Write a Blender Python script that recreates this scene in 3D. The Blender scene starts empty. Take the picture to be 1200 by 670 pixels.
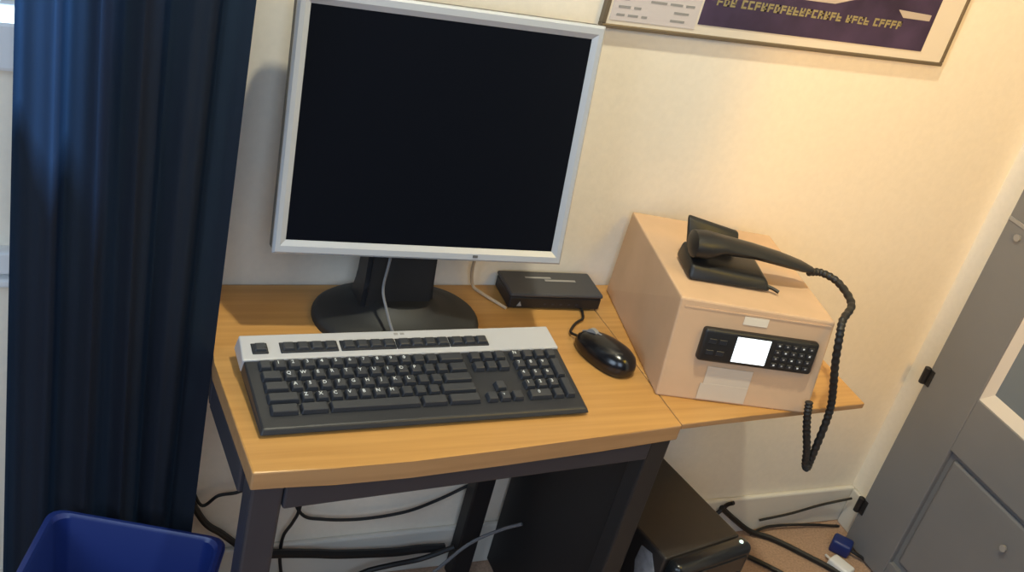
import bpy, bmesh, math, random
from mathutils import Vector, Matrix
random.seed(7)
S = bpy.context.scene
COL = S.collection
R = math.radians

# ------------------------------------------------------------------ camera, world, lights
pitch, roll, yaw = R(28.96), R(15.3), R(29.42)
fw = Vector((math.sin(yaw)*math.cos(pitch), math.cos(yaw)*math.cos(pitch), -math.sin(pitch)))
r0 = Vector((math.cos(yaw), -math.sin(yaw), 0)); u0 = r0.cross(fw)
rt = math.cos(roll)*r0 + math.sin(roll)*u0
up = -math.sin(roll)*r0 + math.cos(roll)*u0
CAM = Vector((0, 0, 1.505))
cd = bpy.data.cameras.new('camera'); cam = bpy.data.objects.new('camera', cd); COL.objects.link(cam)
cd.sensor_width = 36; cd.lens = 1300/1200*36; cd.clip_start = .02
m3 = Matrix((rt, up, -fw)).transposed()
cam.matrix_world = Matrix.Translation(CAM) @ m3.to_4x4()
S.camera = cam

S.view_settings.view_transform = 'Standard'; S.view_settings.look = 'None'
S.view_settings.gamma = 1; S.view_settings.use_curve_mapping = False
S.view_settings.exposure = 0.0

w = bpy.data.worlds.new('world'); S.world = w; w.use_nodes = True
bg = w.node_tree.nodes['Background']; bg.inputs[0].default_value = (.66, .78, 1, 1); bg.inputs[1].default_value = .04

def lamp(name, kind, loc, energy, color, size=.1, target=None, size_y=None):
    l = bpy.data.lights.new(name, kind); l.energy = energy; l.color = color
    if kind == 'AREA':
        l.shape = 'RECTANGLE'; l.size = size; l.size_y = size_y or size
    else: l.shadow_soft_size = size
    o = bpy.data.objects.new(name, l); COL.objects.link(o); o.location = loc
    if target: o.rotation_euler = (Vector(target)-Vector(loc)).to_track_quat('-Z', 'Y').to_euler()
    return o
lamp('ceiling_lamp', 'POINT', (.60, .85, 2.40), 75.0, (1.000, 0.950, 0.717), .04)     # room lamp nearly over the desk
lamp('wall_lamp', 'AREA', (1.25, .40, 1.75), 4.2, (1.000, 0.625, 0.062), .35, (1.48, 1.385, .62))     # warm lamp on the right
spot = lamp('wall_spot_fill', 'SPOT', (1.2, .2, 1.2), 26, (1, .54, .11), .06, (1.70, 1.385, 1.0))   # unseen spot added to warm the right wall; cone edge imitates the low shadow
spot.data.spot_size = R(63); spot.data.spot_blend = .45
lamp('side_fill', 'AREA', (-1.5, -.2, 1.7), 24.5, (0.636, 0.803, 1.000), 1.0, (.5, 1.2, .6), 1.2)   # cool fill added from the left, no window there
lamp('rear_fill', 'AREA', (-.2, -1.2, 2.0), 20.4, (0.618, 0.779, 1.000), 1.0, (.5, 1.2, .6), 1.2)  # second cool fill, added behind the camera to lift the shadows
lamp('daylight', 'AREA', (-.03, 2.5, 2.9), 270, (.58, .80, 1), .35, (.03, 1.3, 1.1), .5)    # daylight outside the window

# ------------------------------------------------------------------ materials
def mat(name, col, rough=.5, spec=.5, metal=0, noise=None, bump=0, scale=60, emit=0, coat=0):
    m = bpy.data.materials.new(name); m.use_nodes = True
    nt = m.node_tree; b = nt.nodes['Principled BSDF']
    b.inputs['Base Color'].default_value = (*col, 1); b.inputs['Roughness'].default_value = rough
    b.inputs['Specular IOR Level'].default_value = spec; b.inputs['Metallic'].default_value = metal
    b.inputs['Coat Weight'].default_value = coat
    if emit:
        b.inputs['Emission Color'].default_value = (*col, 1); b.inputs['Emission Strength'].default_value = emit
    if noise or bump:
        tc = nt.nodes.new('ShaderNodeTexCoord'); n = nt.nodes.new('ShaderNodeTexNoise')
        n.inputs['Scale'].default_value = scale; n.inputs['Detail'].default_value = 4
        nt.links.new(tc.outputs['Object'], n.inputs['Vector'])
        if noise:
            cr = nt.nodes.new('ShaderNodeValToRGB')
            cr.color_ramp.elements[0].position = .3; cr.color_ramp.elements[1].position = .7
            cr.color_ramp.elements[0].color = (*[c*(1-noise) for c in col], 1)
            cr.color_ramp.elements[1].color = (*[min(1, c*(1+noise)) for c in col], 1)
            nt.links.new(n.outputs['Fac'], cr.inputs['Fac']); nt.links.new(cr.outputs[0], b.inputs['Base Color'])
        if bump:
            bp = nt.nodes.new('ShaderNodeBump'); bp.inputs['Strength'].default_value = bump; bp.inputs['Distance'].default_value = .002
            nt.links.new(n.outputs['Fac'], bp.inputs['Height']); nt.links.new(bp.outputs[0], b.inputs['Normal'])
    return m
def wood(name, a, b2, rough=.4, sx=1.5, sy=45):
    m = mat(name, a, rough); nt = m.node_tree; b = nt.nodes['Principled BSDF']
    tc = nt.nodes.new('ShaderNodeTexCoord'); mp = nt.nodes.new('ShaderNodeMapping')
    mp.inputs['Scale'].default_value = (sx, sy, sy)
    n = nt.nodes.new('ShaderNodeTexNoise'); n.inputs['Scale'].default_value = 2.2; n.inputs['Detail'].default_value = 6
    cr = nt.nodes.new('ShaderNodeValToRGB'); cr.color_ramp.elements[0].position = .32; cr.color_ramp.elements[1].position = .68
    cr.color_ramp.elements[0].color = (*b2, 1); cr.color_ramp.elements[1].color = (*a, 1)
    nt.links.new(tc.outputs['Object'], mp.inputs[0]); nt.links.new(mp.outputs[0], n.inputs['Vector'])
    nt.links.new(n.outputs['Fac'], cr.inputs[0]); nt.links.new(cr.outputs[0], b.inputs['Base Color'])
    return m
M = {}
M['wall'] = mat('wall_paint', (.88, .80, .67), .75, .25, noise=.02, bump=.15, scale=90)
M['base'] = mat('baseboard_paint', (.72, .68, .60), .5)
M['floor'] = mat('carpet', (.44, .29, .20), .95, .1, noise=.18, bump=.6, scale=220)
M['door'] = mat('door_paint', (.185, .187, .195), .40, .5, noise=.03, scale=8)
M['bead'] = mat('door_bead_paint', (.62, .58, .53), .4)
M['glass'] = mat('door_glass', (.16, .19, .22), .16, .6)
M['white'] = mat('white_paint', (.78, .78, .78), .4)
M['beech'] = wood('beech_laminate', (.57, .305, .095), (.47, .24, .070), .34)
M['beech_edge'] = wood('beech_edge', (.42, .24, .11), (.36, .20, .09), .4)
M['steel'] = mat('dark_grey_steel', (.028, .029, .041), .5)
M['darksteel'] = mat('black_steel', (.013, .013, .015), .55)
M['blackpanel'] = mat('black_panel', (.010, .010, .012), .55)
M['silver'] = mat('silver_plastic', (.47, .49, .53), .36, .5, metal=.15)
M['silver2'] = mat('keyboard_silver', (.48, .48, .50), .40, .5)
M['silver_side'] = mat('monitor_casing', (.10, .10, .10), .5)
M['screen'] = mat('screen_glass', (.005, .006, .0095), .20, .10)
M['black'] = mat('black_plastic', (.012, .012, .014), .45)
M['stand'] = mat('stand_plastic', (.016, .017, .019), .55)
M['key'] = mat('key_plastic', (.035, .038, .046), .42)
M['keybed'] = mat('keyboard_black', (.020, .022, .028), .38)
M['legend'] = mat('key_legend', (.75, .78, .80), .5)
M['gloss'] = mat('gloss_black', (.008, .008, .010), .22, .6)
M['greyprint'] = mat('grey_print', (.30, .29, .28), .5)
M['routertop'] = mat('router_top', (.050, .050, .056), .5)
M['card'] = mat('cardboard', (.62, .41, .255), .75, .25, noise=.05, scale=14)
M['card_side'] = M['card']
M['tape'] = mat('clear_tape', (.62, .52, .42), .22, .5)
M['paper'] = mat('white_label', (.80, .70, .56), .5)
M['lcd'] = mat('lcd_light', (.86, .95, 1.0), .3, emit=1.15)
M['phone'] = mat('phone_black', (.014, .013, .013), .42)
M['cord'] = mat('cord_rubber', (.014, .013, .013), .5)
M['cable'] = mat('cable_black', (.010, .010, .011), .5)
M['cablebeige'] = mat('cable_beige', (.55, .42, .28), .5)
M['cablegrey'] = mat('cable_grey', (.16, .16, .17), .5)
M['bin'] = mat('blue_plastic', (.012, .027, .15), .38, .5)
M['frame'] = mat('bronze_frame', (.19, .145, .095), .35, .5, metal=.35)
M['mount'] = mat('mount_card', (.74, .66, .55), .6)
M['print'] = mat('print_purple', (.055, .035, .075), .35, .4, noise=.35, scale=14)
M['sheet'] = mat('print_sheet', (.62, .56, .55), .5)
M['gold'] = mat('print_lettering', (.30, .25, .12), .5)
M['streak'] = mat('print_pale', (.50, .42, .36), .5)
M['pc'] = mat('computer_casing', (.030, .025, .023), .45, noise=.08, scale=40)
M['pcface'] = mat('computer_front', (.012, .013, .015), .25)
M['led'] = mat('status_light', (.75, .95, .85), .3, emit=.9)
M['adapter'] = mat('grey_fabric', (.22, .22, .23), .9, noise=.2, scale=80)
M['lining'] = mat('curtain_lining', (.45, .42, .36), .9)
def curtain_mat():
    m = bpy.data.materials.new('navy_curtain'); m.use_nodes = True; nt = m.node_tree
    b = nt.nodes['Principled BSDF']; out = nt.nodes['Material Output']
    b.inputs['Base Color'].default_value = (.012, .0135, .021, 1); b.inputs['Roughness'].default_value = .9
    b.inputs['Specular IOR Level'].default_value = .1
    t = nt.nodes.new('ShaderNodeBsdfTranslucent'); t.inputs[0].default_value = (.14, .30, .62, 1)
    mx = nt.nodes.new('ShaderNodeMixShader'); mx.inputs[0].default_value = .10
    tc = nt.nodes.new('ShaderNodeTexCoord'); n = nt.nodes.new('ShaderNodeTexNoise'); n.inputs['Scale'].default_value = 400
    bp = nt.nodes.new('ShaderNodeBump'); bp.inputs['Strength'].default_value = .3; bp.inputs['Distance'].default_value = .001
    nt.links.new(tc.outputs['Object'], n.inputs['Vector']); nt.links.new(n.outputs['Fac'], bp.inputs['Height']); nt.links.new(bp.outputs[0], b.inputs['Normal'])
    nt.links.new(b.outputs[0], mx.inputs[1]); nt.links.new(t.outputs[0], mx.inputs[2]); nt.links.new(mx.outputs[0], out.inputs['Surface'])
    return m
M['curtain'] = curtain_mat()
def pane_mat():
    m = bpy.data.materials.new('window_glass'); m.use_nodes = True; nt = m.node_tree
    out = nt.nodes['Material Output']; nt.nodes.remove(nt.nodes['Principled BSDF'])
    t = nt.nodes.new('ShaderNodeBsdfTransparent'); t.inputs[0].default_value = (.92, .96, 1, 1)
    g = nt.nodes.new('ShaderNodeBsdfGlossy'); g.inputs['Roughness'].default_value = .03
    mx = nt.nodes.new('ShaderNodeMixShader')
    mx.inputs[0].default_value = .06; nt.links.new(t.outputs[0], mx.inputs[1]); nt.links.new(g.outputs[0], mx.inputs[2])
    nt.links.new(mx.outputs[0], out.inputs['Surface'])
    return m
M['pane'] = pane_mat()

# ------------------------------------------------------------------ mesh helpers
def xf(loc=(0, 0, 0), rz=0, rx=0, ry=0):
    return Matrix.Translation(loc) @ Matrix.Rotation(rz, 4, 'Z') @ Matrix.Rotation(ry, 4, 'Y') @ Matrix.Rotation(rx, 4, 'X')
def obj(name, bm, m, parent=None, smooth=False, mats=None):
    me = bpy.data.meshes.new(name); bmesh.ops.recalc_face_normals(bm, faces=bm.faces); bm.to_mesh(me); bm.free()
    for k in (mats or [m]): me.materials.append(M[k])
    if smooth:
        for p in me.polygons: p.use_smooth = True
        try: me.set_sharp_from_angle(angle=R(38))
        except Exception: pass
    o = bpy.data.objects.new(name, me); COL.objects.link(o)
    if parent: o.parent = parent
    return o
def thing(name, label, cat, loc=(0, 0, 0), rz=0, group=None):
    o = bpy.data.objects.new(name, None); COL.objects.link(o); o.location = loc; o.rotation_euler = (0, 0, rz)
    o.empty_display_size = .05
    return tag(o, label, cat, group)
def tag(o, label, cat, group=None):
    o['label'] = label; o['category'] = cat
    if group: o['group'] = group
    return o
def struct(o): o['kind'] = 'structure'; return o
def add_box(bm, x0, x1, y0, y1, z0, z1, bev=0, seg=2, mtx=None, mi=0):
    g = bmesh.ops.create_cube(bm, size=1); vs = g['verts']
    for v in vs:
        v.co = Vector((x0 if v.co.x < 0 else x1, y0 if v.co.y < 0 else y1, z0 if v.co.z < 0 else z1))
    fs = list({f for v in vs for f in v.link_faces})
    for f in fs: f.material_index = mi
    if bev:
        es = list({e for v in vs for e in v.link_edges})
        res = bmesh.ops.bevel(bm, geom=es, offset=bev, segments=seg, profile=.5, affect='EDGES')
        vs = list({v for f in res['faces'] for v in f.verts} | {v for v in vs if v.is_valid})
        for f in res['faces']: f.material_index = mi
    if mtx is not None:
        for v in vs: v.co = mtx @ v.co
    return vs
def add_prism(bm, pts, z0, z1, bev=0, seg=2, mtx=None, mi=0):
    """polygon pts (xy, ccw) extruded z0..z1"""
    lo = [bm.verts.new((p[0], p[1], z0)) for p in pts]; hi = [bm.verts.new((p[0], p[1], z1)) for p in pts]
    n = len(pts); fs = [bm.faces.new(lo[::-1]), bm.faces.new(hi)]
    for i in range(n): fs.append(bm.faces.new((lo[i], lo[(i+1) % n], hi[(i+1) % n], hi[i])))
    for f in fs: f.material_index = mi
    vs = lo+hi
    if bev:
        es = list({e for f in fs for e in f.edges})
        res = bmesh.ops.bevel(bm, geom=es, offset=bev, segments=seg, profile=.5, affect='EDGES')
        vs = list({v for f in res['faces'] for v in f.verts} | {v for v in vs if v.is_valid})
        for f in res['faces']: f.material_index = mi
    if mtx is not None:
        for v in vs: v.co = mtx @ v.co
    return vs
def add_hexa(bm, lo, hi, bev=0, seg=2, mi=0):
    """8-point block: lo, hi four points each (ccw)"""
    a = [bm.verts.new(p) for p in lo]; b = [bm.verts.new(p) for p in hi]
    fs = [bm.faces.new(a[::-1]), bm.faces.new(b)]
    for i in range(4): fs.append(bm.faces.new((a[i], a[(i+1) % 4], b[(i+1) % 4], b[i])))
    for f in fs: f.material_index = mi
    if bev:
        es = list({e for f in fs for e in f.edges})
        res = bmesh.ops.bevel(bm, geom=es, offset=bev, segments=seg, profile=.5, affect='EDGES')
        for f in res['faces']: f.material_index = mi
def catmull(P, n=8):
    P = [Vector(p) for p in P]; out = []
    Q = [2*P[0]-P[1]] + P + [2*P[-1]-P[-2]]
    for i in range(1, len(Q)-2):
        a, b, c, d = Q[i-1:i+3]
        for k in range(n):
            t = k/n
            out.append(.5*((2*b)+(c-a)*t+(2*a-5*b+4*c-d)*t*t+(3*b-a-3*c+d)*t**3))
    out.append(P[-1]); return out
def add_tube(bm, P, r, sides=8, smooth=8, mi=0, ry=None):
    pts = catmull(P, smooth) if smooth else [Vector(p) for p in P]
    rings = []; prev = None
    for i, p in enumerate(pts):
        t = (pts[min(i+1, len(pts)-1)]-pts[max(i-1, 0)]).normalized()
        if prev is None:
            a = t.orthogonal().normalized()
        else:
            a = (prev - t*prev.dot(t)).normalized()
        prev = a; b = t.cross(a)
        rr = r(i/(len(pts)-1)) if callable(r) else r
        rings.append([bm.verts.new(p+a*rr*math.cos(2*math.pi*k/sides)+b*rr*math.sin(2*math.pi*k/sides)) for k in range(sides)])
    for i in range(len(rings)-1):
        for k in range(sides):
            f = bm.faces.new((rings[i][k], rings[i][(k+1) % sides], rings[i+1][(k+1) % sides], rings[i+1][k])); f.material_index = mi; f.smooth = True
    bm.faces.new(rings[0][::-1]); bm.faces.new(rings[-1])
def add_loft(bm, rings, mi=0, cap=True):
    V = [[bm.verts.new(p) for p in rg] for rg in rings]; n = len(V[0])
    for i in range(len(V)-1):
        for k in range(n):
            f = bm.faces.new((V[i][k], V[i][(k+1) % n], V[i+1][(k+1) % n], V[i+1][k])); f.material_index = mi
    if cap:
        bm.faces.new(V[0][::-1]).material_index = mi; bm.faces.new(V[-1]).material_index = mi
def add_text(bm, body, size, mtx, mi, depth=.0002):
    cu = bpy.data.curves.new('lettering', 'FONT'); cu.body = body; cu.size = size; cu.align_x = 'CENTER'; cu.align_y = 'CENTER'; cu.extrude = depth
    cu.resolution_u = 2
    o = bpy.data.objects.new('lettering', cu); COL.objects.link(o)
    me = o.to_mesh(); oldv = set(bm.verts); oldf = set(bm.faces)
    bm.from_mesh(me)
    for v in bm.verts:
        if v not in oldv: v.co = mtx @ v.co
    for f in bm.faces:
        if f not in oldf: f.material_index = mi
    o.to_mesh_clear(); bpy.data.objects.remove(o); bpy.data.curves.remove(cu)
B = bmesh.new

# ------------------------------------------------------------------ the room
YW, XW, D = 1.385, 1.765, .63
WX0, WX1, WZ0, WZ1 = -.95, .135, 1.005, 1.95      # window opening in the back wall
bm = B(); add_box(bm, -1.6, XW+.12, -1.2, YW+.14, -.05, 0); struct(obj('floor', bm, 'floor'))
bm = B()
add_box(bm, -1.6, WX0, YW, YW+.14, 0, 2.5); add_box(bm, WX1, XW+.12, YW, YW+.14, 0, 2.5)
add_box(bm, WX0, WX1, YW, YW+.14, 0, WZ0); add_box(bm, WX0, WX1, YW, YW+.14, WZ1, 2.5)
struct(obj('wall_back', bm, 'wall'))
DY0, DY1 = .47, 1.313                               # door opening in the right wall
bm = B()
add_box(bm, XW, XW+.12, DY1-.004, YW, 0, 2.5); add_box(bm, XW, XW+.12, -1.2, DY0, 0, 2.5); add_box(bm, XW, XW+.12, DY0, DY1-.004, 2.0, 2.5)
struct(obj('wall_right', bm, 'wall'))
bm = B(); add_box(bm, -1.6, XW-.001, YW-.012, YW, 0, .098, .004); struct(obj('baseboard_back', bm, 'base'))
bm = B(); add_box(bm, XW-.010, XW, DY1+.006, YW-.013, 0, .098, .003); struct(obj('baseboard_right', bm, 'base'))
# window
win = thing('window_1', 'white framed window behind the navy curtain at the left', 'window', ((WX0+WX1)/2, YW, WZ0)); struct(win)
cx = (WX1-WX0)/2; hz = WZ1-WZ0
bm = B()
for a in ((-cx, -cx+.05, 0, hz), (cx-.05, cx, 0, hz), (-cx+.05, cx-.05, 0, .05), (-cx+.05, cx-.05, hz-.05, hz), (-.03, .03, .05, hz-.05)):
    add_box(bm, a[0], a[1], .05, .10, a[2], a[3], .006)
obj('window_frame', bm, 'white', win)
bm = B(); add_box(bm, -cx+.045, cx-.045, .071, .077, .045, hz-.045); obj('window_pane', bm, 'pane', win)
bm = B(); add_box(bm, -cx, cx-.002, -.030, .05, -.062, .001, .006); obj('window_sill', bm, 'white', win)
# trunking under the window
bm = B(); add_box(bm, -1.5, .24, YW-.022, YW, .655, .690, .004); add_box(bm, -1.5, .24, YW-.03, YW, .640, .652, .003)
struct(obj('trim_1', bm, 'white'))

# door in the right wall
door = thing('door_1', 'grey white panelled door with a glazed upper panel, right of the desk', 'door', (1.73, DY1, .006)); struct(door)
def door_leaf():
    bm = B()
    # local: x into wall (0..035), y from 0 (hinge edge) to -0.84, z
    H, Wd = 1.98, .838
    p1 = (-.129, -.70, .489, 1.80); p2 = (-.139, -.70, .06, .354)
    add_box(bm, 0, .035, -.126, 0, 0, H, .003)
    add_box(bm, 0, .035, -Wd, -.71, 0, H, .003)
    for z0, z1 in ((0, .054), (.36, .486), (1.80, H)): add_box(bm, .0002, .035, -.71, -.126, z0, z1, .0015)
    return bm
obj('door_leaf', door_leaf(), 'door', door)
bm = B(); add_box(bm, .012, .030, -.715, -.12, .05, .365); 
add_box(bm, .005, .014, -.70, -.139, .067, .347, .006, 2); obj('lower_panel', bm, 'door', door)
bm = B(); add_box(bm, .018, .024, -.715, -.12, .48, 1.81); obj('glass_pane', bm, 'glass', door)
bm = B()
add_prism(bm, [(.004, 0), (.018, 0), (.018, .022)], -.71, -.126, mtx=Matrix(((1, 0, 0, 0), (0, 0, 1, 0), (0, 1, 0, .486), (0, 0, 0, 1))))
add_prism(bm, [(.004, 0), (.018, .0), (.018, .016)], .486, 1.80, mtx=Matrix(((1, 0, 0, 0), (0, -1, 0, -.126), (0, 0, 1, 0), (0, 0, 0, 1))))
obj('glazing_bead', bm, 'bead', door)
for z in (.455, .105):
    bm = B(); bmesh.ops.create_cone(bm, cap_ends=True, segments=12, radius1=.007, radius2=.007, depth=.036, matrix=Matrix.Translation((-.004, .003, z-.006)))
    add_box(bm, -.0022, .0005, -.014, .003, z-.024, z+.012)
    obj('hinge', bm, 'black', door, True)
for y, z in ((-.040, .796), (-.325, .289)):
    bm = B(); bmesh.ops.create_cone(bm, cap_ends=True, segments=12, radius1=.007, radius2=.006, depth=.006, matrix=Matrix.Translation((-.003, y, z)) @ Matrix.Rotation(R(90), 4, 'Y'))
    obj('screw_cap', bm, 'greyprint', door, True)
bm = B(); add_box(bm, -.002, .0005, -.05, -.002, .815, .823, .0008); obj('latch_plate', bm, 'greyprint', door)

# ------------------------------------------------------------------ curtain
cur = thing('curtain', 'long navy blue curtain hanging in soft folds at the left of the desk', 'curtain', (.15, 1.26, .012))
def curtain_xy(s):
    # s 0..1 from the window side to the desk side; gathered folds
    x = .030+.243*s
    y = 1.285-.055*s + .014*math.sin(s*2*math.pi*4.6+.6) + .004*math.sin(s*2*math.pi*10.3)
    return x, y
def curtain_mesh():
    bm = B(); n, k = 120, 26; g = []
    for j in range(k+1):
        z = 1.98*j/k; row = []
        for i in range(n+1):
            s = i/n; x, y = curtain_xy(s)
            x += .010*math.sin(z*2.3+s*3)*(1-abs(2*s-1)) - .006*(1-z/1.0)*(s < .02)
            y += .010*math.sin(z*1.7+s*9)*(.4+.6*s) - (.018*(1-min(z, 1)))
            row.append(bm.verts.new((x-.15, y-1.26, z)))
        g.append(row)
    for j in range(k):
        for i in range(n): bm.faces.new((g[j][i], g[j][i+1], g[j+1][i+1], g[j+1][i]))
    return bm
fab = obj('fabric', curtain_mesh(), 'curtain', cur, True)

# ------------------------------------------------------------------ desk
desk = thing('desk', 'small beech topped computer desk on a dark steel frame', 'desk', (.6, 1.2, 0))
def rel(p, o=(.6, 1.2)): return (p[0]-o[0], p[1]-o[1])
bm = B()
add_prism(bm, [rel(p) for p in ((.281, .972), (.387, .971), (.480, .973), (.619, .983), (.755, .995), (.897, 1.008), (.897, 1.382), (.290, 1.382), (.2715, 1.19))], D-.027, D, .0025, mi=0)
bm.faces.ensure_lookup_table(); bm.normal_update()
for f in bm.faces:
    if abs(f.normal.z) < .5: f.material_index = 1
obj('tabletop', bm, 'beech', desk, mats=['beech', 'beech_edge'])
bm = B()
add_prism(bm, [rel(p) for p in ((.8975, 1.010), (1.03, 1.020), (1.255, 1.032), (1.266, 1.382), (.8975, 1.382))], D-.010, D, .002)
bm.normal_update()
for f in bm.faces:
    if abs(f.normal.z) < .5: f.material_index = 1
obj('side_shelf', bm, 'beech', desk, mats=['beech', 'beech_edge'])
ft = D-.0272
def beam(p, q, wd, z0, z1, bev=.003):
    p, q = Vector(p), Vector(q); d = (q-p); a = math.atan2(d.y, d.x)
    bm = B(); add_box(bm, 0, d.length, -wd/2, wd/2, z0, z1, bev, mtx=xf((p.x-.6, p.y-1.2, 0), a)); return bm
obj('rail', beam((.325, .991), (.862, 1.028), .026, ft-.040, ft), 'steel', desk)
obj('rail', beam((.294, 1.02), (.2865, 1.19), .030, ft-.045, ft), 'steel', desk)
obj('rail', beam((.2865, 1.191), (.308, 1.372), .030, ft-.045, ft), 'steel', desk)
obj('rail', beam((.31, 1.36), (.862, 1.366), .026, ft-.040, ft), 'steel', desk)
for x, y in ((.285, .980),):
    bm = B(); add_box(bm, x-.6, x-.6+.040, y-1.2, y-1.2+.040, .008, ft, .004)
    l = obj('leg', bm, 'steel', desk)
    bm = B(); add_box(bm, x-.6-.001, x-.6+.041, y-1.2-.001, y-1.2+.041, 0, .012, .003); obj('foot_cap', bm, 'black', l)
bm = B(); add_box(bm, .862-.6, .897-.6, 1.018-1.2, 1.053-1.2, 0, ft, .004); obj('leg', bm, 'darksteel', desk)
bm = B(); add_box(bm, .878-.6, .894-.6, 1.0535-1.2, 1.372-1.2, .01, ft, .003); obj('end_panel', bm, 'blackpanel', desk)
bm = B(); add_box(bm, .790-.6, .828-.6, 1.335-1.2, 1.368-1.2, 0, ft-.041, .003); obj('rear_post', bm, 'blackpanel', desk)

# ------------------------------------------------------------------ monitor
mon = thing('monitor', 'flat silver framed computer monitor with a dark blank screen on the desk', 'monitor', (.556, 1.29, D))
MT = xf((.5505-.556, 1.2635-1.29, .9345-D), R(-3.1), R(79.3))   # panel plane: local x right, y up, z towards viewer
SW, SH = .384, .3065; BW, BH = .417, .344
def mon_panel():
    bm = B()
    # bezel ring as a sloped frame: outer at z=.0, inner lip at z=-.004
    o = [(-BW/2, -BH/2-.000), (BW/2, -BH/2), (BW/2, BH/2), (-BW/2, BH/2)]
    i = [(-SW/2, -SH/2), (SW/2, -SH/2), (SW/2, SH/2), (-SW/2, SH/2)]
    def ring(P, z): return [bm.verts.new(MT @ Vector((x, y, z))) for x, y in P]
    def sc(P, k): return [(x-k*math.copysign(1, x), y-k*math.copysign(1, y)) for x, y in P]
    rs = [ring(o, -.009), ring(o, -.003), ring(sc(o, .003), 0), ring(sc(i, -.0075), 0), ring(i, -.0042), ring(i, -.009)]
    for a, b in zip(rs, rs[1:]+rs[:1]):
        for k in range(4): bm.faces.new((a[k], a[(k+1) % 4], b[(k+1) % 4], b[k]))
    return bm
obj('bezel', mon_panel(), 'silver', mon)
bm = B(); add_box(bm, -SW/2-.0005, SW/2+.0005, -SH/2-.0005, SH/2+.0005, -.012, -.0045, mtx=MT); obj('screen', bm, 'screen', mon)
bm = B()
def rr(wd, ht, z, dy=0): return [MT @ Vector((x, y+dy, z)) for x, y in ((-wd/2, -ht/2), (wd/2, -ht/2), (wd/2, ht/2), (-wd/2, ht/2))]
add_loft(bm, [rr(BW-.001, BH-.001, -.0095), rr(BW-.001, BH-.001, -.0302), rr(BW-.03, BH-.03, -.042), rr(BW-.14, BH-.12, -.058, -.005), rr(BW-.17, BH-.15, -.062, -.005)])
bmesh.ops.bevel(bm, geom=bm.edges[:], offset=.003, segments=2, affect='EDGES')
obj('rear_casing', bm, 'silver_side', mon)
bm = B()
for k in range(1): add_box(bm, .071, .078, -BH/2+.006, -BH/2+.0095, -.001, .0012, mtx=MT)
obj('button', bm, 'silver_side', mon)
def base_mesh():
    bm = B(); rings = []
    prof = [(1, 0), (1.0, .006), (.985, .011), (.93, .016), (.72, .022), (.48, .030), (.36, .040)]
    for s, z in prof:
        rg = []
        for k in range(48):
            a = 2*math.pi*k/48; c, sn = math.cos(a), math.sin(a)
            x = .126*s*math.copysign(abs(c)**.9, c); y = .088*s*math.copysign(abs(sn)**.9, sn)
            rg.append((x-.006, y-.004-.006*(1-s), z))
        rings.append(rg)
    add_loft(bm, rings); return bm
ob = obj('stand_base', base_mesh(), 'stand', mon, True)
bm = B()
def nk(wd, dp, y, z): return [(x-.014, yy, z) for x, yy in ((-wd/2, y-dp/2), (wd/2, y-dp/2), (wd/2, y+dp/2), (-wd/2, y+dp/2))]
add_loft(bm, [nk(.112, .060, .010, .024), nk(.106, .050, .010, .06), nk(.104, .046, .014, .11), nk(.10, .040, .022, .20)])
bmesh.ops.bevel(bm, geom=bm.edges[:], offset=.006, segments=2, affect='EDGES')
obj('stand_neck', bm, 'black', mon)

# ------------------------------------------------------------------ keyboard
KBW, KBD = .46, .169
kb = thing('keyboard', 'black keyboard with a silver top strip lying in front of the monitor', 'keyboard', (.526, 1.112, D))
KM = xf((.528-.526, 1.118-1.112, .024), R(1.2), R(9.2))
def kslab(x0, x1, y0, y1, t0, t1, bev=.002):
    bm = B(); add_box(bm, x0, x1, y0, y1, t0, t1, bev, mtx=KM); return bm
ysp = KBD/2-.046      # silver / black boundary
bm = B()
add_hexa(bm, [KM @ Vector(p) for p in ((-KBW/2, -KBD/2, -.006), (KBW/2, -KBD/2, -.006), (KBW/2, ysp-.0005, -.020), (-KBW/2, ysp-.0005, -.020))],
         [KM @ Vector(p) for p in ((-KBW/2+.004, -KBD/2+.006, .000), (KBW/2-.004, -KBD/2+.006, .000), (KBW/2-.002, ysp-.0005, .000), (-KBW/2+.002, ysp-.0005, .000))], .002)
obj('key_deck', bm, 'keybed', kb)
bm = B()
add_hexa(bm, [KM @ Vector(p) for p in ((-KBW/2, ysp, -.020), (KBW/2, ysp, -.020), (KBW/2, KBD/2, -.022), (-KBW/2, KBD/2, -.022))],
         [KM @ Vector(p) for p in ((-KBW/2, ysp, .001), (KBW/2, ysp, .001), (KBW/2-.003, KBD/2-.002, .003), (-KBW/2+.003, KBD/2-.002, .003))], .002)
obj('top_strip', bm, 'silver2', kb)
for s in (-1, 1):
    bm = B(); add_box(bm, s*.19-.012, s*.19+.012, .055, .075, -.034, -.0225, .002, mtx=KM); obj('flip_foot', bm, 'keybed', kb)
PX = .01905
def key(x, y, wd, leg='', dp=.0165, z=0, h=.0075, up=False):
    bm = B(); q = .0012
    add_hexa(bm, [KM @ Vector(p) for p in ((x-wd/2+q, y-dp/2+q/2, z), (x+wd/2-q, y-dp/2+q/2, z), (x+wd/2-q, y+dp/2-q/2, z), (x-wd/2+q, y+dp/2-q/2, z))],
             [KM @ Vector(p) for p in ((x-wd/2+.0032, y-dp/2+.0022, z+h), (x+wd/2-.0032, y-dp/2+.0022, z+h), (x+wd/2-.0032, y+dp/2-.0018, z+h), (x-wd/2+.0032, y+dp/2-.0018, z+h))], .0008, 1)
    ko = obj('key', bm, 'key', kb)
    if len(leg) == 1 and leg.isalnum():
        bm = B(); add_text(bm, leg, .0075, KM @ Matrix.Translation((x-.0022, y+.0012, z+h+.0002)), 0)
        obj('key_legend', bm, 'legend', ko)
kx0 = -KBW/2+.0165
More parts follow.
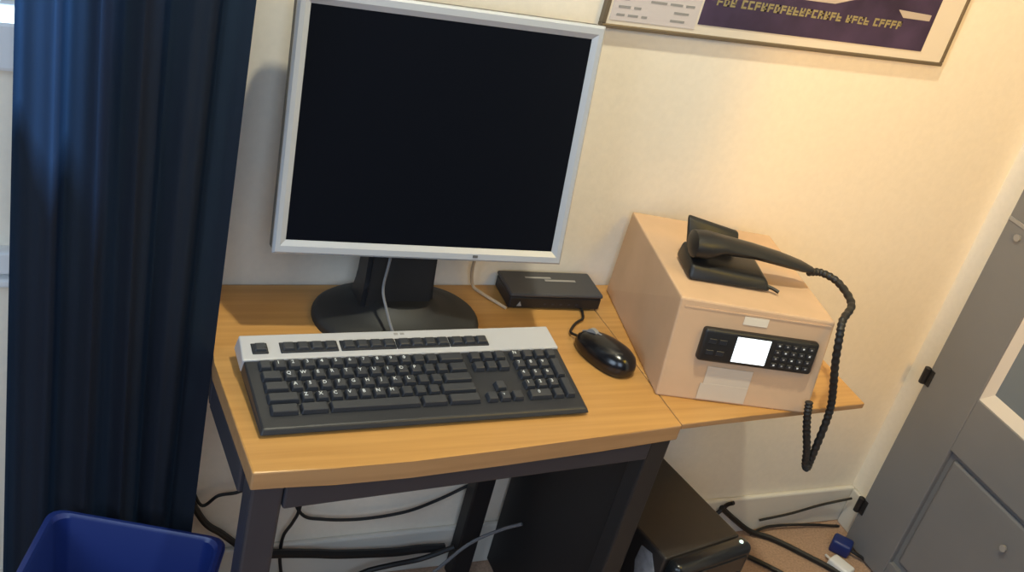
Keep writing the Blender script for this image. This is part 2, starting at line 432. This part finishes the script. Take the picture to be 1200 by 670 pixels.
# function keys sit in recesses of the silver strip
fy = ysp+.019
bm = B()
wells = [(kx0, 1), (kx0+1.95*PX, 4), (kx0+6.25*PX, 4), (kx0+10.4*PX, 4), (kx0+14.55*PX, 3)]
for x, n in wells: add_box(bm, x-.0015, x+n*PX+.0005, fy-.0095, fy+.0095, .0005, .0034, .0008, 1, mtx=KM)
obj('key_well', bm, 'keybed', kb)
fl = [['Esc'], ['F1', 'F2', 'F3', 'F4'], ['F5', 'F6', 'F7', 'F8'], ['F9', 'F10', 'F11', 'F12'], ['Prt', 'Scr', 'Brk']]
for (x, n), ls in zip(wells, fl):
    for k in range(n): key(x+(k+.5)*PX, fy, PX, ls[k], .0155, .0030, .0045)
rows = [[(c, 1) for c in '`1234567890-='] + [('Back', 2)],
        [('Tab', 1.5)] + [(c, 1) for c in 'QWERTYUIOP[]'] + [('Enter', 1.5)],
        [('Caps', 1.75)] + [(c, 1) for c in "ASDFGHJKL;'"] + [('#', 2.25)],
        [('Shift', 2.25)] + [(c, 1) for c in 'ZXCVBNM,./'] + [('Shift', 2.75)],
        [('Ctrl', 2), ('Alt', 2), ('', 6.5), ('Alt', 2), ('Ctrl', 2.5)]]
RY = .0191
y0 = ysp-.0135
for i, rw in enumerate(rows):
    x = kx0; y = y0-RY*i
    for ch, wd in rw:
        key(x+wd*PX/2, y, wd*PX, ch); x += wd*PX
nx = kx0+15.4*PX
for i, rw in enumerate((('Ins', 'Home', 'PgUp'), ('Del', 'End', 'PgDn'))):
    for k, ch in enumerate(rw): key(nx+(k+.5)*PX, y0-RY*i, PX, ch)
key(nx+1.5*PX, y0-RY*3, PX, '^')
for k, ch in enumerate('<v>'): key(nx+(k+.5)*PX, y0-RY*4, PX, ch)
qx = kx0+18.75*PX
for i, rw in enumerate(('N/*', '789', '456', '123')):
    for k, ch in enumerate(rw): key(qx+(k+.5)*PX*.98, y0-RY*i, PX*.98, ch)
key(qx+PX*.98, y0-RY*4, 2*PX*.98, '0'); key(qx+2.5*PX*.98, y0-RY*4, PX*.98, '.')
key(qx+3.42*PX, y0, PX*.9, '-'); key(qx+3.42*PX, y0-RY*1.5, PX*.9, '+', .0355); key(qx+3.42*PX, y0-RY*3.5, PX*.9, 'Ent', .0355)
bm = B()
for k in range(2): add_box(bm, -.015+.009*k, -.009+.009*k, KBD/2-.0105, KBD/2-.0065, .0022, .0033, .0004, 1, mtx=KM)
obj('cable_grip', bm, 'greyprint', kb)
bm = B(); add_tube(bm, [KM @ Vector((-.008, KBD/2-.001, -.008)), (-.012, .098, .036), (-.016, .118, .052), (-.020, .138, .075), (-.016, .146, .110), (-.014, .149, .137)], .0021, 6)
obj('cord', bm, 'cablegrey', kb, True)

# ------------------------------------------------------------------ mouse
mo = thing('mouse', 'black glossy computer mouse between the keyboard and the cardboard box', 'mouse', (.845, 1.170, D), R(22))
def mouse_ring(s, z, dy=0):
    rg = []
    for k in range(36):
        a = 2*math.pi*k/36; c, sn = math.cos(a), math.sin(a)
        x = .030*math.copysign(abs(c)**.85, c)*s*(1-.10*sn); y = .055*math.copysign(abs(sn)**.9, sn)*s
        rg.append((x, y+dy, z))
    return rg
bm = B()
add_loft(bm, [mouse_ring(.90, 0), mouse_ring(.98, .004), mouse_ring(1.0, .011), mouse_ring(.97, .018, -.001), mouse_ring(.86, .026, -.004), mouse_ring(.66, .032, -.008), mouse_ring(.40, .036, -.011), mouse_ring(.15, .0375, -.012)])
obj('body', bm, 'gloss', mo, True)
bm = B()
for v in (0,):
    add_tube(bm, [(0, .050, .0215), (0, .035, .0305), (0, .015, .0355)], .0012, 6); 
obj('button_seam', bm, 'greyprint', mo, True)
bm = B(); bmesh.ops.create_cone(bm, cap_ends=True, segments=20, radius1=.011, radius2=.011, depth=.007, matrix=Matrix.Translation((0, .030, .0255)) @ Matrix.Rotation(R(90), 4, 'Y'))
obj('scroll_wheel', bm, 'greyprint', mo, True)
bm = B(); add_tube(bm, [(0, .055, .008), (.002, .072, .005), (.030, .087, .004), (.052, .092, .004), (.066, .105, .004), (.074, .118, .004)], .0022, 6)
obj('cord', bm, 'cable', mo, True)

# ------------------------------------------------------------------ network box
ro = thing('network_box', 'small flat black network box lying behind the mouse', 'router', (.822, 1.338, D), R(-3))
bm = B(); add_box(bm, -.080, .080, -.034, .034, .003, .024, .003); obj('body', bm, 'black', ro)
bm = B(); add_box(bm, -.081, .081, -.036, .035, .0245, .031, .003); obj('lid', bm, 'routertop', ro)
bm = B()
add_box(bm, -.040, .005, .012, .0165, .0309, .0314); add_box(bm, -.008, .046, .004, .009, .0309, .0314)
obj('logo', bm, 'greyprint', ro)
bm = B(); add_prism(bm, [(-.004, -.004), (.004, -.004), (0, .004)], 0, .0008, mtx=xf((-.062, -.0341, .012), 0, R(90))); obj('status_mark', bm, 'greyprint', ro)
bm = B()
for k in range(5): add_box(bm, -.02+.014*k, -.016+.014*k, -.0346, -.0338, .010, .013)
obj('indicator', bm, 'steel', ro)
for s in (-1, 1):
    bm = B(); add_box(bm, s*.062-.006, s*.062+.006, -.028, .028, 0, .0035); obj('foot', bm, 'black', ro)

# ------------------------------------------------------------------ cardboard box with phone panel
cb = thing('cardboard_box', 'tan cardboard box with a black phone keypad and lit display in its front', 'box', (1.02, 1.20, D))
def cbp(p): return Vector((p[0]-1.02, p[1]-1.20, p[2]-D))
FLb, FRb = (.890, 1.079, D), (1.126, 1.016, D); BLb, BRb = (.947, 1.365, D), (1.183, 1.302, D)
FLt, FRt = (.891, 1.100, .788), (1.1265, 1.037, .783); BLt, BRt = (.953, 1.370, .779), (1.190, 1.307, .776)
bm = B()
add_hexa(bm, [cbp(p) for p in (FLb, FRb, BRb, BLb)], [cbp(p) for p in (FLt, FRt, BRt, BLt)], .003)
obj('carton', bm, 'card', cb)
# front frame: ex along the front, ey up the front, ez outward
o0 = cbp(FLb); ex = (cbp(FRb)-o0).normalized(); ey = (cbp(FLt)-o0); ey = (ey-ex*ey.dot(ex)).normalized(); ez = ex.cross(ey)
FM = Matrix(((ex.x, ey.x, ez.x, o0.x), (ex.y, ey.y, ez.y, o0.y), (ex.z, ey.z, ez.z, o0.z), (0, 0, 0, 1)))
PXA, PXB, PYA, PYB = .041, .222, .069, .121
bm = B(); add_box(bm, PXA, PXB, PYA, PYB, -.004, .011, .005, 3, mtx=FM)
pan = obj('phone_panel', bm, 'phone', cb, True)
bm = B(); add_box(bm, .092, .145, PYA+.006, PYB-.006, .0108, .0116, .0003, 1, mtx=FM); obj('display', bm, 'lcd', pan)
for i in range(4):
    for j in range(5):
        bm = B(); add_box(bm, .154+.0128*j, .163+.0128*j, PYA+.0065+.0105*i, PYA+.013+.0105*i, .0105, .0128, .0008, 1, mtx=FM)
        add_box(bm, .1572+.0128*j, .1600+.0128*j, PYA+.0087+.0105*i, PYA+.0110+.0105*i, .0126, .0130, mtx=FM, mi=1)
        obj('key', bm, 'keybed', pan, mats=['keybed', 'greyprint' if (i+j) % 3 else 'legend'])
bm = B()
for i in range(4): add_box(bm, .050+.016*(i % 2), .062+.016*(i % 2), PYA+.012+.018*(i//2), PYA+.020+.018*(i//2), .0105, .0122, .0008, 1, mtx=FM)
obj('side_button', bm, 'keybed', pan)
bm = B(); add_box(bm, .066, .138, .006, .058, .0002, .0010, mtx=FM); add_box(bm, .062, .138, .004, .030, .0008, .0014, mtx=FM); obj('tape', bm, 'tape', cb)
bm = B(); add_box(bm, .098, .136, .131, .144, .0002, .0009, mtx=FM); obj('paper_label', bm, 'paper', cb)
bm = B(); add_box(bm, .004, .234, .1455, .1475, -.0005, .0008, mtx=FM); obj('flap_edge', bm, 'card', cb)

# ------------------------------------------------------------------ handset in its cradle
hs = thing('phone_cradle', 'black phone cradle on top of the cardboard box', 'phone cradle', (1.0, 1.15, .7865), R(-15))
bm = B()
add_hexa(bm, [(-.068, -.022, 0), (.066, -.022, 0), (.066, .055, 0), (-.068, .055, 0)], [(-.066, -.012, .022), (.056, -.012, .016), (.056, .050, .018), (-.066, .050, .03)], .006, 3)
obj('cradle_body', bm, 'phone', hs, True)
bm = B(); add_hexa(bm, [(-.060, .034, .024), (.020, .034, .024), (.020, .052, .024), (-.060, .052, .024)], [(-.066, .058, .064), (.020, .056, .052), (.020, .066, .052), (-.066, .068, .066)], .004, 2)
obj('back_rest', bm, 'phone', hs, True)
bm = B(); add_tube(bm, [(.050, -.010, .006), (.066, -.016, .005), (.076, -.022, .003)], .003, 6); obj('hook_tab', bm, 'phone', hs, True)
hd = thing('phone_handset', 'black phone handset with a long looping cord hanging off the box', 'phone handset', (1.0, 1.15, .812), R(-15))
def hring(x, y, z, wy, wz, n=14):
    return [(x, y+wy*math.cos(2*math.pi*k/n), z+wz*math.sin(2*math.pi*k/n)) for k in range(n)]
bm = B()
add_loft(bm, [hring(-.071, .010, .020, .014, .010), hring(-.066, .010, .020, .026, .019), hring(-.045, .010, .021, .028, .020), hring(-.02, .012, .024, .022, .013), hring(.03, .016, .020, .019, .010), hring(.08, .020, .012, .018, .009), hring(.12, .023, .004, .015, .007), hring(.140, .024, .000, .008, .004)])
obj('grip', bm, 'phone', hd, True)
def hl(p): return Matrix.Rotation(R(15), 3, 'Z') @ (Vector(p)-Vector((1.0, 1.15, .812)))
CP = [(1.135, 1.137, .808), (1.160, 1.135, .808), (1.178, 1.112, .804), (1.165, 1.06, .800), (1.124, 1.025, .795), (1.116, 1.010, .775), (1.124, 1.005, .735), (1.138, 1.003, .695), (1.150, 1.002, .660), (1.154, 1.000, .628), (1.155, .998, .585), (1.157, .998, .550), (1.157, .998, .536), (1.150, .998, .545), (1.139, .998, .575), (1.124, 1.000, .610), (1.114, 1.003, .640), (1.112, 1.008, .66)]
bm = B(); add_tube(bm, [hl(p) for p in CP], lambda t: .0058+.0007*math.sin(t*380), 10, 14); obj('cord', bm, 'cord', hd, True)

# ------------------------------------------------------------------ picture on the wall
pf = thing('framed_picture', 'framed dark purple poster with yellow lettering on the wall above', 'picture', (1.1365, YW, 1.0745))
W2, HT, TH, FWd = .3335, .50, .0125, .0065
bm = B()
for a in ((-W2, W2, 0, FWd), (-W2, W2, HT-FWd, HT), (-W2, -W2+FWd, FWd, HT-FWd), (W2-FWd, W2, FWd, HT-FWd)): add_box(bm, a[0], a[1], -TH, 0, a[2], a[3], .0015)
obj('frame', bm, 'frame', pf)
bm = B(); add_box(bm, -W2+FWd, W2-FWd, -.010, -.002, FWd, HT-FWd); obj('mount', bm, 'mount', pf)
bm = B(); add_box(bm, .964-1.1365, 1.412-1.1365, -.0112, -.0098, .0215, HT-.04)
pr = obj('print', bm, 'print', pf)
bm = B(); add_box(bm, -W2+.011, .960-1.1365, -.0110, -.0099, .013, HT-.04); sh = obj('printed_sheet', bm, 'sheet', pf)
bm = B(); rs = random.Random(4)
for j in range(16):
    x = -W2+.020
    while x < .945-1.1365:
        l = rs.uniform(.008, .03)
        if rs.random() < .7: add_box(bm, x, min(x+l, .95-1.1365), -.0115, -.0109, .02+j*.012, .0235+j*.012)
        x += l+.006
obj('small_print', bm, 'greyprint', sh)
bm = B(); x = .985-1.1365
def glyph(x, z, wd, h):
    q = h*.24
    add_box(bm, x, x+q, -.0118, -.0111, z, z+h)
    for k in rs.sample((0, 1, 2), 2):
        zz = z+(h-q)*k/2; add_box(bm, x+q, x+wd, -.0118, -.0111, zz, zz+q)
    if rs.random() < .5: add_box(bm, x+wd-q, x+wd, -.0118, -.0111, z+h*rs.choice((0, .5)), z+h)
for n, h in ((3, .012), (16, .013), (4, .012), (5, .013)):
    for k in range(n):
        glyph(x, .0535, .0095, h); x += .0122
    x += .008
obj('lettering', bm, 'gold', pr)
bm = B()
add_prism(bm, [(1.02-1.1365, .078), (1.20-1.1365, .080), (1.26-1.1365, .098), (1.06-1.1365, .102)], .0111, .0116, mtx=Matrix(((1, 0, 0, 0), (0, 0, -1, 0), (0, 1, 0, 0), (0, 0, 0, 1))))
add_prism(bm, [(1.345-1.1365, .073), (1.402-1.1365, .073), (1.402-1.1365, .083), (1.33-1.1365, .085)], .0111, .0116, mtx=Matrix(((1, 0, 0, 0), (0, 0, -1, 0), (0, 1, 0, 0), (0, 0, 0, 1))))
obj('pale_shape', bm, 'streak', pr)

# ------------------------------------------------------------------ bin
bn = thing('waste_bin', 'blue plastic open waste bin standing in front of the curtain', 'bin', (.155, 1.08, 0), R(-22))
def binring(wx, wy, z, r=.02, n=5):
    rg = []
    for cxs, cys, a0 in ((1, 1, 0), (-1, 1, 90), (-1, -1, 180), (1, -1, 270)):
        for k in range(n):
            a = R(a0+90*k/(n-1)); rg.append((cxs*(wx-r)+r*math.cos(a), cys*(wy-r)+r*math.sin(a), z))
    return rg
bm = B()
add_loft(bm, [binring(.090, .075, 0), binring(.092, .077, .004), binring(.112, .098, .352), binring(.118, .104, .355), binring(.118, .104, .370), binring(.113, .099, .371), binring(.109, .095, .366), binring(.090, .075, .012), binring(.086, .071, .009)])
obj('tub', bm, 'bin', bn, True)
bm = B()
def rim(w_, h_, z): return binring(w_, h_, z)
add_loft(bm, [rim(.1175, .1035, .3585), rim(.1215, .1075, .360), rim(.1215, .1075, .366), rim(.1175, .1035, .3675)], cap=False)
obj('rim', bm, 'bin', bn, True)

# ------------------------------------------------------------------ computer tower
pc = thing('computer_tower', 'dark brown black computer tower standing on the floor under the side shelf', 'computer', (1.045, 1.02, 0), R(11))
bm = B(); add_box(bm, -.068, .10, .012, .30, .01, .345, .004); obj('casing', bm, 'pc', pc)
bm = B(); add_box(bm, -.070, .103, -.022, .012, .006, .352, .014, 4); fr = obj('front_panel', bm, 'pcface', pc, True)
bm = B(); bmesh.ops.create_uvsphere(bm, u_segments=12, v_segments=8, radius=.004, matrix=Matrix.Translation((.082, -.006, .351))); obj('power_light', bm, 'led', pc, True)
for x in (-.048, .08):
    for y in (.03, .27):
        bm = B(); add_box(bm, x-.015, x+.015, y-.015, y+.015, 0, .011, .002); obj('foot', bm, 'black', pc)
bm = B()
for k in range(2): add_box(bm, -.056, .088, -.0232, -.0215, .255+.045*k, .290+.045*k, .002)
obj('drive_cover', bm, 'pcface', pc)

bm = B()
add_prism(bm, [(.059, .268), (.022, .304), (.041, .331), (.066, .326), (.068, .292)], .0675, .0695, .0006, 1, mtx=Matrix(((0, 0, -1, 0), (1, 0, 0, 0), (0, 1, 0, 0), (0, 0, 0, 1))))
sp = obj('side_plate', bm, 'adapter', pc); sp['label'] = 'light grey plate on the dark side of the tower'

# ------------------------------------------------------------------ cables
def cable(name, label, pts, r, m='cable', cat='cable'):
    bm = B(); c = Vector(pts[0]); add_tube(bm, [Vector(p)-c for p in pts], r, 7, 8)
    o = obj(name, bm, m, None, True); o.location = c; return tag(o, label, cat)
W1 = YW-.018
cable('power_cable', 'thick black cable slanting down from the curtain to the left desk leg', [(.27, W1, .30), (.322, W1, .185), (.36, W1, .145), (.405, W1, .098), (.435, W1, .06), (.455, W1-.006, .02), (.47, W1-.02, .007)], .006)
cable('thin_cable', 'thin black cable looping on the wall left of the desk leg', [(.29, W1, .29), (.318, W1, .215), (.345, W1, .232), (.375, W1, .236), (.39, W1, .25), (.40, W1, .30), (.38, W1-.01, .545)], .0028)
cable('thin_cable', 'thin black cable dropping in a bend just right of the left desk leg', [(.470, 1.35, .56), (.480, 1.36, .30), (.483, 1.36, .20), (.475, 1.36, .164), (.463, 1.36, .134), (.463, 1.36, .089), (.468, 1.35, .052), (.475, 1.33, .004)], .0030)
cable('sagging_cable', 'black cable sagging along the wall under the desk top', [(.46, W1, .24), (.49, W1, .175), (.53, W1, .158), (.60, W1, .150), (.68, W1, .157), (.74, W1+.008, .17), (.79, W1+.0095, .195), (.83, W1+.0095, .22), (.88, W1+.0095, .26)], .0030)
cable('floor_cable', 'thick black cable lying along the foot of the wall under the desk', [(.40, 1.34, .110), (.444, 1.348, .106), (.52, 1.352, .092), (.571, 1.352, .083), (.668, 1.352, .074), (.72, 1.35, .077), (.767, 1.345, .079)], .0085)
cable('trailing_cable', 'black cable slanting up from the floor to the rear desk post', [(.52, 1.28, .006), (.565, 1.325, .020), (.610, 1.335, .048), (.66, 1.335, .060), (.72, 1.335, .068), (.775, 1.325, .10)], .0050)
cable('grey_cable', 'grey cable slanting from the rear desk post down to the floor', [(.862, W1-.10, .20), (.835, W1-.08, .17), (.79, W1-.06, .12), (.72, W1-.07, .06), (.64, W1-.08, .02), (.58, W1-.10, .005)], .0032, 'cablegrey')
cable('power_cable', 'thick black cable running out from behind the tower along the floor', [(1.40, W1, .085), (1.45, W1, .045), (1.50, W1-.008, .012), (1.546, 1.335, .007), (1.60, 1.275, .007), (1.645, 1.215, .007), (1.69, 1.12, .007)], .0062)
cable('thin_cable', 'thin dark cable lying straight along the foot of the wall beside the door', [(1.50, W1-.01, .006), (1.557, W1, .012), (1.66, W1-.006, .010), (1.745, 1.352, .004)], .0030)
cable('thin_cable', 'thin cable rising along the baseboard towards the door', [(1.52, W1, .035), (1.60, W1, .045), (1.68, W1, .062), (1.748, W1-.01, .082)], .0028)
cable('cable_stub', 'short dark cable end poking up by the wall behind the tower', [(1.385, W1, .060), (1.402, W1, .079), (1.412, W1, .092), (1.416, W1-.01, .106)], .0045)
cable('black_cable', 'short black cable on the floor at the front corner of the tower', [(1.36, 1.33, .006), (1.43, 1.315, .006), (1.475, 1.275, .006), (1.52, 1.22, .006), (1.55, 1.16, .006)], .0055)
cable('beige_cable', 'thin beige cable coming down between the monitor and the network box', [(.70, 1.33, .79), (.690, 1.345, .73), (.690, 1.36, .68), (.700, 1.365, .640), (.712, 1.35, .634), (.728, 1.325, .633), (.738, 1.308, .633)], .0026, 'cablebeige')
pl = thing('mains_plug', 'dark blue plug lying on the floor against the bottom of the door', 'plug', (1.695, 1.285, 0), R(40))
bm = B(); add_box(bm, -.018, .018, -.022, .022, 0, .032, .006, 3); obj('plug_body', bm, 'bin', pl, True)
bm = B(); add_tube(bm, [(0, -.020, .016), (0, -.035, .014), (.004, -.06, .008), (.0, -.10, .005)], .004, 8); obj('plug_cord', bm, 'cable', pl, True)
wp = thing('adapter', 'small white adapter on the floor in front of the blue plug', 'adapter', (1.655, 1.232, 0), R(20))
bm = B(); add_box(bm, -.016, .016, -.026, .026, 0, .022, .005, 3); obj('adapter_body', bm, 'white', wp, True)
bm = B(); add_tube(bm, [(0, .024, .010), (.004, .034, .008), (.010, .042, .004)], .003, 8); obj('adapter_cord', bm, 'white', wp, True)
